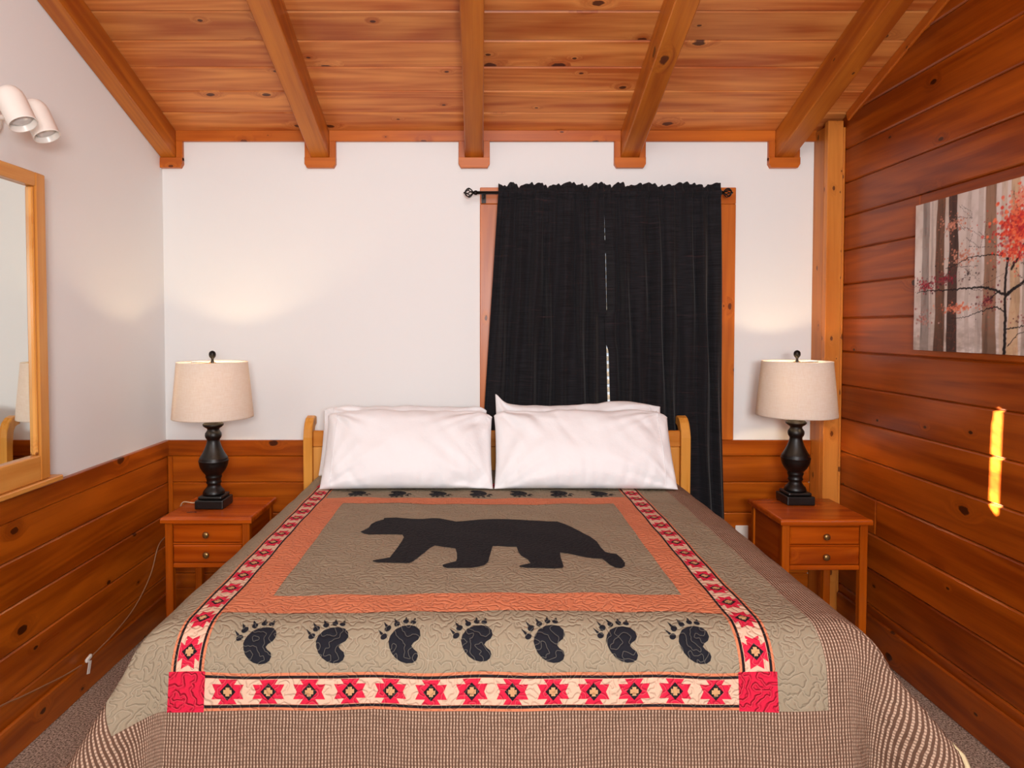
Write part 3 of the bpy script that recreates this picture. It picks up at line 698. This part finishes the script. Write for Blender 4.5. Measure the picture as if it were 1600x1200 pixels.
PAD = [(-0.2225, 1.6199), (-0.219, 1.634), (-0.2083, 1.6489), (-0.192, 1.6577), (-0.175, 1.6603), (-0.1574, 1.6563), (-0.1478, 1.6455), (-0.1459, 1.6331), (-0.1511, 1.6237), (-0.1618, 1.6169), (-0.1663, 1.6103), (-0.1611, 1.6039), (-0.1521, 1.5975), (-0.1494, 1.5891), (-0.1529, 1.5798), (-0.1622, 1.5741), (-0.1765, 1.5729), (-0.1909, 1.5765), (-0.2032, 1.5841), (-0.2134, 1.595), (-0.2189, 1.6061)]
TOE = [(-0.2344, 1.6322, .0068, .0052, 35), (-0.2269, 1.6527, .0070, .0056, 50), (-0.2056, 1.6648, .0060, .0056, 70), (-0.1845, 1.6717, .0054, .0056, 90), (-0.166, 1.6696, .0044, .0058, 80)]
CLAW = [(-0.2502, 1.6503), (-0.2381, 1.6717), (-0.2135, 1.6816), (-0.1851, 1.6864), (-0.1622, 1.6824)]
PC, PT = -0.184, 1.622
def paw(ds, flip):
    polys = []
    def R(p):
        x, y = p[0] - PC, p[1] - PT
        return (PC + ds - x, 2.955 - y) if flip else (PC + ds + x, PT + y)
    polys.append(([R(p) for p in PAD], 0, 0.0018))
    for (x, y, a, c, r), (cx_, cy_) in zip(TOE, CLAW):
        a *= 1.3; c *= 1.3; r = math.radians(r); polys.append(([R((x + a * math.cos(q) * math.cos(r) - c * math.sin(q) * math.sin(r), y + a * math.cos(q) * math.sin(r) + c * math.sin(q) * math.cos(r))) for q in [i * math.pi / 6 for i in range(12)]], 0, 0.0018))
        d = Vector((cx_ - x, cy_ - y)); L = d.length; d.normalize(); p_ = Vector((-d.y, d.x)); o_ = Vector((x, y)) + d * 0.0075
        polys.append(([R(o_ + p_ * .0036), R(Vector((cx_, cy_)) + d * .002), R(o_ - p_ * .0036)], 0, 0.0018))
    patch('paw_applique', polys, [M['navy']], step=0.012)
for i in range(7): paw(-0.350 + i * 0.1755, False)
for i in range(7): paw(-0.350 + i * 0.1755, True)

# ------------------------------------------------------------------ pillows
def pillow(w, h, T, seed, label, loc, lean, yaw=0.0, roll=0.0, open_side=0, ear=0.0, hump=0.0):
    nu, nv = 72, 46; r = random.Random(seed); sx, sy = r.random() * 50, r.random() * 50
    A, B = np.meshgrid(np.linspace(-1, 1, nu), np.linspace(-1, 1, nv))
    pull = 1 - 0.022 * (1 - B ** 2) * np.abs(A) ** 3
    X = w / 2 * A * pull; Y = h / 2 * B * (1 - 0.035 * (1 - A ** 2) * np.abs(B) ** 3)
    Y = Y + np.array([[0.016 * noise.noise((X[i, j] * 5 + sx, sy, 1.0)) + 0.007 * noise.noise((X[i, j] * 14 + sy, sx, 3.0)) for j in range(nu)] for i in range(nv)]) * np.clip(B, 0, 1) ** 2
    Y = Y + ear * np.exp(-((A + 1) / 0.09) ** 2 - ((B - 1) / 0.25) ** 2) + hump * np.exp(-((A - 0.5) / 0.3) ** 2) * np.clip(B, 0, 1) ** 2 - 0.03 * np.abs(A) ** 14 * np.clip(B, 0, 1) ** 6 * (ear == 0)
    th = T * np.clip((1 - np.abs(A) ** 3.2), 0, 1) ** 0.5 * np.clip((1 - np.abs(B) ** 2.6), 0, 1) ** 0.5
    def wr(sgn):
        out = np.zeros(A.shape)
        for i in range(nv):
            for j in range(nu):
                a, c = A[i, j], B[i, j]; v = 0
                for ca, cb in ((1, 1), (1, -1), (-1, 1), (-1, -1)):
                    dx, dy = a - ca, (c - cb) * .6; d = math.hypot(dx, dy); an = math.atan2(dy, dx)
                    v += math.exp(-d * 1.9) * (noise.noise((an * 5.5 + ca * 9, d * 1.3 + cb * 5 + sgn, sx)) * .030)
                v += .012 * noise.noise((X[i, j] * 4.5 + sx, Y[i, j] * 7 + sy, sgn * 3.0)) + .0055 * noise.noise((X[i, j] * 15 + sx, Y[i, j] * 10 + X[i, j] * 9, sgn * 7.0))
                rid = lambda q: max(0.0, 1 - abs(q) * 5.5)
                v -= .016 * rid(noise.noise((X[i, j] * 5 + Y[i, j] * 2.5 + sx, Y[i, j] * 3.2 - X[i, j] * 1.2, sgn * 5.0 + sy))) * max(0, noise.noise((X[i, j] * 4, Y[i, j] * 4, sx)) + .25) * 1.6
                v -= .013 * rid(noise.noise((X[i, j] * 17 + sy, Y[i, j] * 2.2 + sx, 4.0))) * math.exp(-(c + 1) * 3.2)
                e = 1 - max(abs(a), abs(c)); v += .006 * math.exp(-e * 9) * noise.noise((X[i, j] * 26 + sx, Y[i, j] * 26, 2.0))
                out[i, j] = v
        return out
    m = np.clip((1 - np.maximum(np.abs(A), np.abs(B))) * 7, 0, 1)
    F = th + wr(1) * (0.25 + 0.75 * m); Bk = -th * 0.8 + wr(-1) * (0.25 + 0.75 * m)
    ed = np.maximum(np.abs(A), np.abs(B)) > 0.9999
    e_ = 0.004 * np.array([[noise.noise((X[i, j] * 12, Y[i, j] * 12, sx)) for j in range(nu)] for i in range(nv)])
    F = np.where(ed, e_, F); 
    top = np.stack([X, Y, F], -1).reshape(-1, 3); bot = np.stack([X, Y, Bk], -1).reshape(-1, 3)
    n0 = nu * nv; idn = np.arange(n0).reshape(nv, nu); ib = idn + n0; ib = np.where(ed, idn, ib)
    qf = np.stack([idn[:-1, :-1], idn[:-1, 1:], idn[1:, 1:], idn[1:, :-1]], -1).reshape(-1, 4)
    qb = np.stack([ib[:-1, :-1], ib[1:, :-1], ib[1:, 1:], ib[:-1, 1:]], -1).reshape(-1, 4)
    b = bmesh.new(); vs = [b.verts.new(p) for p in np.concatenate([top, bot])]
    for q in np.concatenate([qf, qb]): b.faces.new([vs[k] for k in q])
    bmesh.ops.delete(b, geom=[v for v in b.verts if not v.link_faces], context='VERTS')
    root = link('pillow', b, None, M['cotton'], True)
    sd = root.modifiers.new('subdivision', 'SUBSURF'); sd.levels = 1; sd.render_levels = 1
    root.location = loc; root.rotation_euler = (math.radians(90 - lean), math.radians(roll), math.radians(yaw))
    # the underside lies flat on the bedspread instead of sinking into it
    rot = root.rotation_euler.to_matrix(); dn = rot.transposed() @ Vector((0, 0, 1))
    for v in root.data.vertices:
        zw = (rot @ v.co).z + loc[2]
        if zw < 0.829: v.co += dn * (0.829 - zw)
    # stitched hem of the pillowcase along its open end
    if open_side:
        b = bmesh.new(); j = int(nu * (0.075 if open_side < 0 else 0.925))
        tube(b, [(X[i, j], Y[i, j], F[i, j] + 0.0004) for i in range(1, nv - 1)], 0.0016, 5)
        link('hem_seam', b, root, M['cotton'], True)
    tag(root, label, 'pillow', 'white pillows on the bed')
    return root
pillow(0.778, 0.395, 0.105, 3, 'plump white pillow at front left, on the bear quilt', (-0.327, 3.11, 0.985), 33, 1.0, 0.5, -1)
pillow(0.822, 0.395, 0.105, 8, 'plump white pillow at front right, its corner over the woven band', (0.471, 3.11, 0.985), 33, -1.0, -0.2, 1)
pillow(0.82, 0.355, 0.075, 14, 'white pillow mostly hidden behind the front left pillow', (-0.372, 3.335, 0.990), 21, 0.5, 0.3, -1)
pillow(0.83, 0.355, 0.075, 21, 'white pillow peeking out behind the front right pillow', (0.485, 3.335, 0.992), 21, -0.8, 0.3, 1, 0.055, 0.03)

# ------------------------------------------------------------------ nightstands
def nightstand(cx_, cy_, label):
    W, D, H = 0.415, 0.385, 0.682
    t = thing('nightstand', label, 'nightstand', (cx_, cy_, 0), 'matching pine nightstands')
    hx, hy = W / 2, D / 2; lx, ly = hx - 0.014, hy - 0.014
    m = M['stand']
    b = boxbm(-hx, hx, -hy, hy, H - 0.028, H); bev(b, 0.011, 3, [e for e in b.edges if e.verts[0].co.z > H - .001 and e.verts[1].co.z > H - .001]); bev(b, 0.003, 1, [e for e in b.edges if e.verts[0].co.z < H - .027 and e.verts[1].co.z < H - .027])
    link('top', b, t, m)
    MZ = M['standv']
    for sx in (-1, 1):
        for sy in (-1, 1):
            xa, xb = sorted((sx * lx, sx * (lx - 0.034))); ya, yb = sorted((sy * ly, sy * (ly - 0.034)))
            link('leg', boxbm(xa, xb, ya, yb, 0, H - 0.0285, 0.003), t, MZ)
        xa, xb = sorted((sx * (lx - 0.006), sx * (lx - 0.02)))
        o = link('side_panel', boxbm(xa, xb, -ly + 0.035, ly - 0.035, 0.458, H - 0.0285, 0.002), t, M['standy'])
    link('back_panel', boxbm(-lx + 0.035, lx - 0.035, ly - 0.02, ly - 0.006, 0.458, H - 0.0285, 0.002), t, m)
    fx = lx - 0.035
    link('front_rail', boxbm(-fx, fx, -ly + 0.002, -ly + 0.03, 0.446, 0.468, 0.004), t, m)
    link('front_rail', boxbm(-fx, fx, -ly + 0.004, -ly + 0.03, 0.554, 0.561, 0.002), t, m)
    link('front_rail', boxbm(-fx, fx, -ly + 0.004, -ly + 0.03, 0.645, H - 0.0285, 0.002), t, m)
    for z0, z1 in ((0.470, 0.552), (0.563, 0.643)):
        b = boxbm(-fx + .002, fx - .002, -ly + 0.006, -ly + 0.024, z0, z1)
        fr = [f for f in b.faces if abs(f.calc_center_median().y - (-ly + 0.006)) < 1e-5]
        ins = bmesh.ops.inset_region(b, faces=fr, thickness=0.012, depth=0)
        bmesh.ops.inset_region(b, faces=fr, thickness=0.008, depth=0.006)
        dr = link('drawer', b, t, m)
        bd = boxbm(-fx + .012, fx - .012, -ly + 0.026, ly - 0.04, z0 + .004, z1 - .012); link('drawer_box', bd, dr, m)
        k = link('knob', lathe([(0.005, 0), (0.008, 0.003), (0.007, 0.010), (0.013, 0.014), (0.0155, 0.020), (0.0125, 0.026), (0.004, 0.028)], 20), dr, M['brass'], True)
        tag(k, 'round aged brass knob')
        k.location = (0, -ly + 0.003, (z0 + z1) / 2); k.rotation_euler = (math.radians(90), 0, 0)
    return t
M['standv'] = wood('nightstand_leg_pine', 'c4600f', '9a4206', '4a1606', 0.24, 0.2, 0.1, axis='Z')
M['standy'] = wood('nightstand_side_pine', 'a84a0a', '832f04', '4a1606', 0.24, 0.2, 0.1, axis='Y')
nightstand(-1.245, 3.265, 'pine two-drawer nightstand in the left corner, beside the white wall')
nightstand(1.560, 3.235, 'pine two-drawer nightstand against the orange board wall on the right')

# ------------------------------------------------------------------ lamps
def lamp(x, y, label, cord=None):
    t = thing('table_lamp', label, 'lamp', (x, y, 0.6825), 'black turned table lamps')
    body = [(0.020, 0.058), (0.050, 0.060), (0.0515, 0.066), (0.047, 0.078), (0.036, 0.090), (0.0305, 0.100), (0.0300, 0.108), (0.0345, 0.113), (0.0355, 0.119), (0.0325, 0.124), (0.034, 0.134), (0.037, 0.140), (0.0385, 0.146), (0.036, 0.151), (0.042, 0.160), (0.053, 0.173), (0.062, 0.190), (0.0665, 0.206), (0.0672, 0.216), (0.0690, 0.219), (0.0690, 0.224), (0.0655, 0.227), (0.0665, 0.231), (0.0650, 0.236), (0.0600, 0.243), (0.0500, 0.260), (0.0400, 0.281), (0.0325, 0.302), (0.0290, 0.318), (0.0300, 0.325), (0.0355, 0.332), (0.0385, 0.343), (0.0375, 0.354), (0.032, 0.362), (0.0275, 0.370), (0.029, 0.377), (0.040, 0.384), (0.0475, 0.391), (0.0485, 0.398), (0.0400, 0.405), (0.033, 0.411), (0.0250, 0.418), (0.0160, 0.420), (0.0150, 0.436), (0.008, 0.438)]
    link('turned_body', lathe(body, 40), t, M['black'], True)
    link('base_plinth', boxbm(-0.0675, 0.0675, -0.0675, 0.0675, 0.0, 0.042, 0.005, 2), t, M['black'])
    link('base_step', boxbm(-0.057, 0.057, -0.057, 0.057, 0.0425, 0.059, 0.007, 2), t, M['black'])
    so_ = [(0.186, 0.430), (0.162, 0.698)]; n = 64
    b = bmesh.new(); rings = []
    for r, z in ((0.1860, 0.430), (0.1863, 0.436), (0.1623, 0.692), (0.1620, 0.698), (0.1600, 0.698), (0.1603, 0.692), (0.1843, 0.436), (0.1840, 0.430)):
        rings.append([b.verts.new((r * math.cos(2*math.pi*i/n), r * math.sin(2*math.pi*i/n), z)) for i in range(n)])
    for a, c in zip(rings, rings[1:] + rings[:1]):
        for i in range(n): b.faces.new((a[i], a[(i+1) % n], c[(i+1) % n], c[i]))
    link('lamp_shade', b, t, M['shade'], True)
    b = bmesh.new()
    tube(b, smooth_path([(0.02, 0, 0.43), (0.062, 0, 0.50), (0.058, 0, 0.62), (0.02, 0, 0.688), (0, 0, 0.692), (-0.02, 0, 0.688), (-0.058, 0, 0.62), (-0.062, 0, 0.50), (-0.02, 0, 0.43)], 6), 0.002, 6)
    for k in range(3): tube(b, [(0, 0, 0.690), (0.160 * math.cos(k * 2.094 + .5), 0.160 * math.sin(k * 2.094 + .5), 0.690)], 0.0018, 6)
    link('harp', b, t, M['brass'], True)
    link('finial', lathe([(0.003, 0.690), (0.007, 0.692), (0.0085, 0.697), (0.006, 0.703), (0.0065, 0.712), (0.010, 0.716), (0.0145, 0.722), (0.0165, 0.731), (0.0155, 0.740), (0.011, 0.747), (0.003, 0.751)], 24), t, M['bronze'], True)
    bl = link('bulb', lathe([(0.008, 0.44), (0.013, 0.455), (0.02, 0.475), (0.029, 0.50), (0.031, 0.52), (0.026, 0.54), (0.012, 0.552), (0.002, 0.554)], 24), t, M['bulb'], True)
    l = light('lamp_glow', 'POINT', (0, 0, 0.56), 5.2, (1.0, 0.74, 0.45), None, 0.03); l.parent = t
    if cord:
        b = bmesh.new(); tube(b, smooth_path(cord, 8), 0.0032, 8); c = link('power_cord', b, t, M['cordm'], True)
        return t, c
    return t
L1 = lamp(-1.285, 3.275, 'black turned lamp with beige drum shade on the left nightstand')
L2 = lamp(1.555, 3.345, 'black turned lamp with beige drum shade in front of the corner post')
# cord of the left lamp: over the table edge, down behind, along the wall on the baseboard
wc = lambda x, y, z: (x + 1.285, y - 3.275, z - 0.6825)
b = bmesh.new(); tube(b, smooth_path([wc(*p) for p in ((-1.34, 3.29, 0.700), (-1.40, 3.305, 0.69), (-1.452, 3.32, 0.690), (-1.475, 3.335, 0.66), (-1.50, 3.38, 0.60))], 8), 0.003, 8)
c1 = link('power_cord', b, L1, M['clearcord'], True)
b = bmesh.new(); tube(b, smooth_path([wc(*p) for p in ((-1.50, 3.38, 0.60), (-1.58, 3.45, 0.50), (-1.662, 3.50, 0.42), (-1.673, 3.43, 0.29), (-1.668, 3.27, 0.20), (-1.660, 3.07, 0.160), (-1.660, 2.87, 0.141))], 8), 0.0032, 8)
link('cord', b, c1, M['cordm'], True)
b = bmesh.new(); tube(b, smooth_path([wc(*p) for p in ((-1.660, 2.80, 0.140), (-1.667, 2.70, 0.150), (-1.672, 2.58, 0.172), (-1.672, 2.45, 0.200), (-1.674, 2.36, 0.222), (-1.674, 2.15, 0.26), (-1.674, 1.9, 0.30))], 8), 0.0032, 8)
link('cord', b, c1, M['cordm'], True)
b = bmesh.new()
box(b, -0.006, 0.006, -0.020, 0.020, -0.008, 0.008); bev(b, 0.004, 2)
o = link('cord_connector', b, c1, M['white_plastic']); o.location = wc(-1.655, 2.845, 0.147); o.rotation_euler = (math.radians(14), 0, 0)
b = bmesh.new(); box(b, -0.001, 0.001, -0.010, 0.010, -0.052, 0.0)
o = link('paper_tag', b, c1, M['white_plastic']); o.location = wc(-1.648, 2.845, 0.138); o.rotation_euler = (math.radians(-18), 0, 0)

# wall outlet low on the back wall
out = thing('wall_outlet', 'white wall outlet low on the back wall beside right nightstand', 'outlet', (1.415, 3.661, 0.36))
link('cover_plate', boxbm(-0.035, 0.035, -0.006, 0, 0, 0.115, 0.003), out, M['white_plastic'])
for z_ in (0.034, 0.081): link('socket', boxbm(-0.016, 0.016, -0.0075, -0.0062, z_ - 0.014, z_ + 0.014, 0.0005), out, M['white_enamel'])

# ------------------------------------------------------------------ curtains and rod
RY, RZ = 3.600, 2.250
rod = thing('curtain_rod', 'dark bronze curtain rod with cage finials above the window', 'curtain rod', (0.62, RY, RZ))
b = bmesh.new(); tube(b, [(-0.64, 0, 0), (0.64, 0, 0)], 0.0085, 16); link('rod', b, rod, M['bronze'], True)
for sx in (-1, 1):
    b = bmesh.new()
    for k in range(7):
        a = k * 2 * math.pi / 7
        tube(b, [(sx * (0.655 + 0.046 * q), 0.0235 * math.sin(math.pi * q) ** 0.8 * math.cos(a + q * 1.3) , 0.0235 * math.sin(math.pi * q) ** 0.8 * math.sin(a + q * 1.3)) for q in [i / 10 for i in range(11)]], 0.0028, 6)
    tube(b, [(sx * 0.635, 0, 0), (sx * 0.645, 0, 0), (sx * 0.650, 0, 0), (sx * 0.657, 0, 0)], [0.0115, 0.0125, 0.010, 0.006], 16)
    tube(b, [(sx * 0.698, 0, 0), (sx * 0.706, 0, 0)], [0.006, 0.003], 12)
    link('finial', b, rod, M['bronze'], True)
    b = bmesh.new(); tube(b, [(sx * 0.60, 0.055, -0.02), (sx * 0.60, 0.02, -0.02), (sx * 0.60, 0, -0.010)], 0.005, 8); box(b, sx * 0.60 - 0.012, sx * 0.60 + 0.012, 0.053, 0.059, -0.045, 0.012)
    link('bracket', b, rod, M['bronze'])
def curtain(label, left, right, seed, gapside):
    nx, nz = 190, 120; rn = np.random.RandomState(seed); ph = rn.rand(8) * 6.28
    zs = np.concatenate([np.linspace(2.296, 2.19, 22), np.linspace(2.18, 0.30, nz - 22)])
    W, Z = np.meshgrid(np.linspace(0, 1, nx), zs)
    xl = np.interp(Z, [0.3, 1.1, 2.25], left); xr = np.interp(Z, [0.3, 1.1, 2.25], right)
    d = np.clip((2.25 - Z) / 0.5, 0, 1); low = np.clip((2.25 - Z) / 1.6, 0, 1)
    ww = W + 0.012 * np.sin(W * 19 + Z * 1.7 + ph[0]) + 0.006 * np.sin(W * 47 + Z * 3 + ph[1])
    fold = 0.75 * np.sin(ww * 2 * math.pi * 7.5 + ph[2] + 0.5 * np.sin(Z * 2.1)) + 0.2 * np.sin(ww * 2 * math.pi * 10.1 + ph[3] + Z * .6) + 0.25 * np.sin(ww * 2 * math.pi * 3.1 + ph[4])
    fine = 0.6 * np.sin(ww * 2 * math.pi * 21 + ph[5]) + 0.4 * np.sin(ww * 2 * math.pi * 34 + ph[6])
    amp = 0.006 + 0.022 * d; Y = RY - 0.004 + fold * amp + fine * (0.0060 * (1 - d) ** 2 + 0.0004)
    Y = Y + 0.004 * np.exp(-((Z - 2.222) / 0.004) ** 2)
    near = np.exp(-((Z - RZ) / 0.016) ** 2); Y = Y * (1 - near) + (RY - 0.0125 + fine * 0.005 - 0.004) * near
    hd = np.clip((Z - 2.262) / 0.03, 0, 1); Y = Y + hd * (0.010 * np.sin(ww * 2 * math.pi * 15 + ph[7]))
    ztop = (0.008 * np.sin(ww * 2 * math.pi * 4.1 + ph[1] + 2 * np.sin(ww * 5)) - 0.010 * np.abs(np.sin(ww * math.pi * 7.5 + ph[0])) ** 6 + 0.0025 * np.sin(ww * 2 * math.pi * 23 + ph[2])) * hd ** 2
    X = xl + (xr - xl) * W + 0.004 * np.sin(Z * 8 + W * 30 + ph[2]) * d * np.clip(np.minimum(W, 1 - W) * 8, 0, 1)
    if gapside:   # free inner edges: the right panel hangs a little further back than the left
        near_e = np.clip((W - 0.86) / 0.14, 0, 1) if gapside > 0 else np.clip((0.14 - W) / 0.14, 0, 1)
        tgt = np.where(Z > 1.60, RY - 0.014 if gapside > 0 else RY + 0.024, RY + 0.012 if gapside > 0 else RY - 0.012)
        tgt = np.where(Z > 2.0, RY - 0.004, tgt)
        e_ = near_e * np.clip((2.16 - Z) / 0.1, 0, 1); Y = Y * (1 - e_) + tgt * e_
        if gapside < 0:
            gap = np.interp(Z, [0.3, 1.08, 1.42, 1.47, 1.60, 1.64, 1.93, 1.97, 2.4], [0.006, 0.009, 0.006, -0.010, -0.010, 0.008, 0.009, 0.001, 0.003])
            X = X + gap * np.clip((0.2 - W) / 0.2, 0, 1)
    co = np.stack([X, Y, Z + ztop], -1).reshape(-1, 3) - np.array([0.62, RY, 0.3])
    idn = np.arange(nx * nz).reshape(nz, nx); q = np.stack([idn[:-1, :-1], idn[1:, :-1], idn[1:, 1:], idn[:-1, 1:]], -1).reshape(-1, 4)
    me = bpy.data.meshes.new('curtain'); me.from_pydata(co.tolist(), [], q.tolist())
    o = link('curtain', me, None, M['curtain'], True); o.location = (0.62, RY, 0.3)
    sd = o.modifiers.new('thickness', 'SOLIDIFY'); sd.thickness = 0.0015; sd.offset = 0
    return tag(o, label, 'curtain', 'black curtain panels on the rod')
curtain('left black curtain panel, hanging behind both pillows', (0.0, 0.023, 0.096), (0.690, 0.678, 0.648), 4, 1)
curtain('right black curtain panel, reaching down beside the right nightstand', (0.690, 0.678, 0.648), (1.315, 1.285, 1.262), 9, -1)
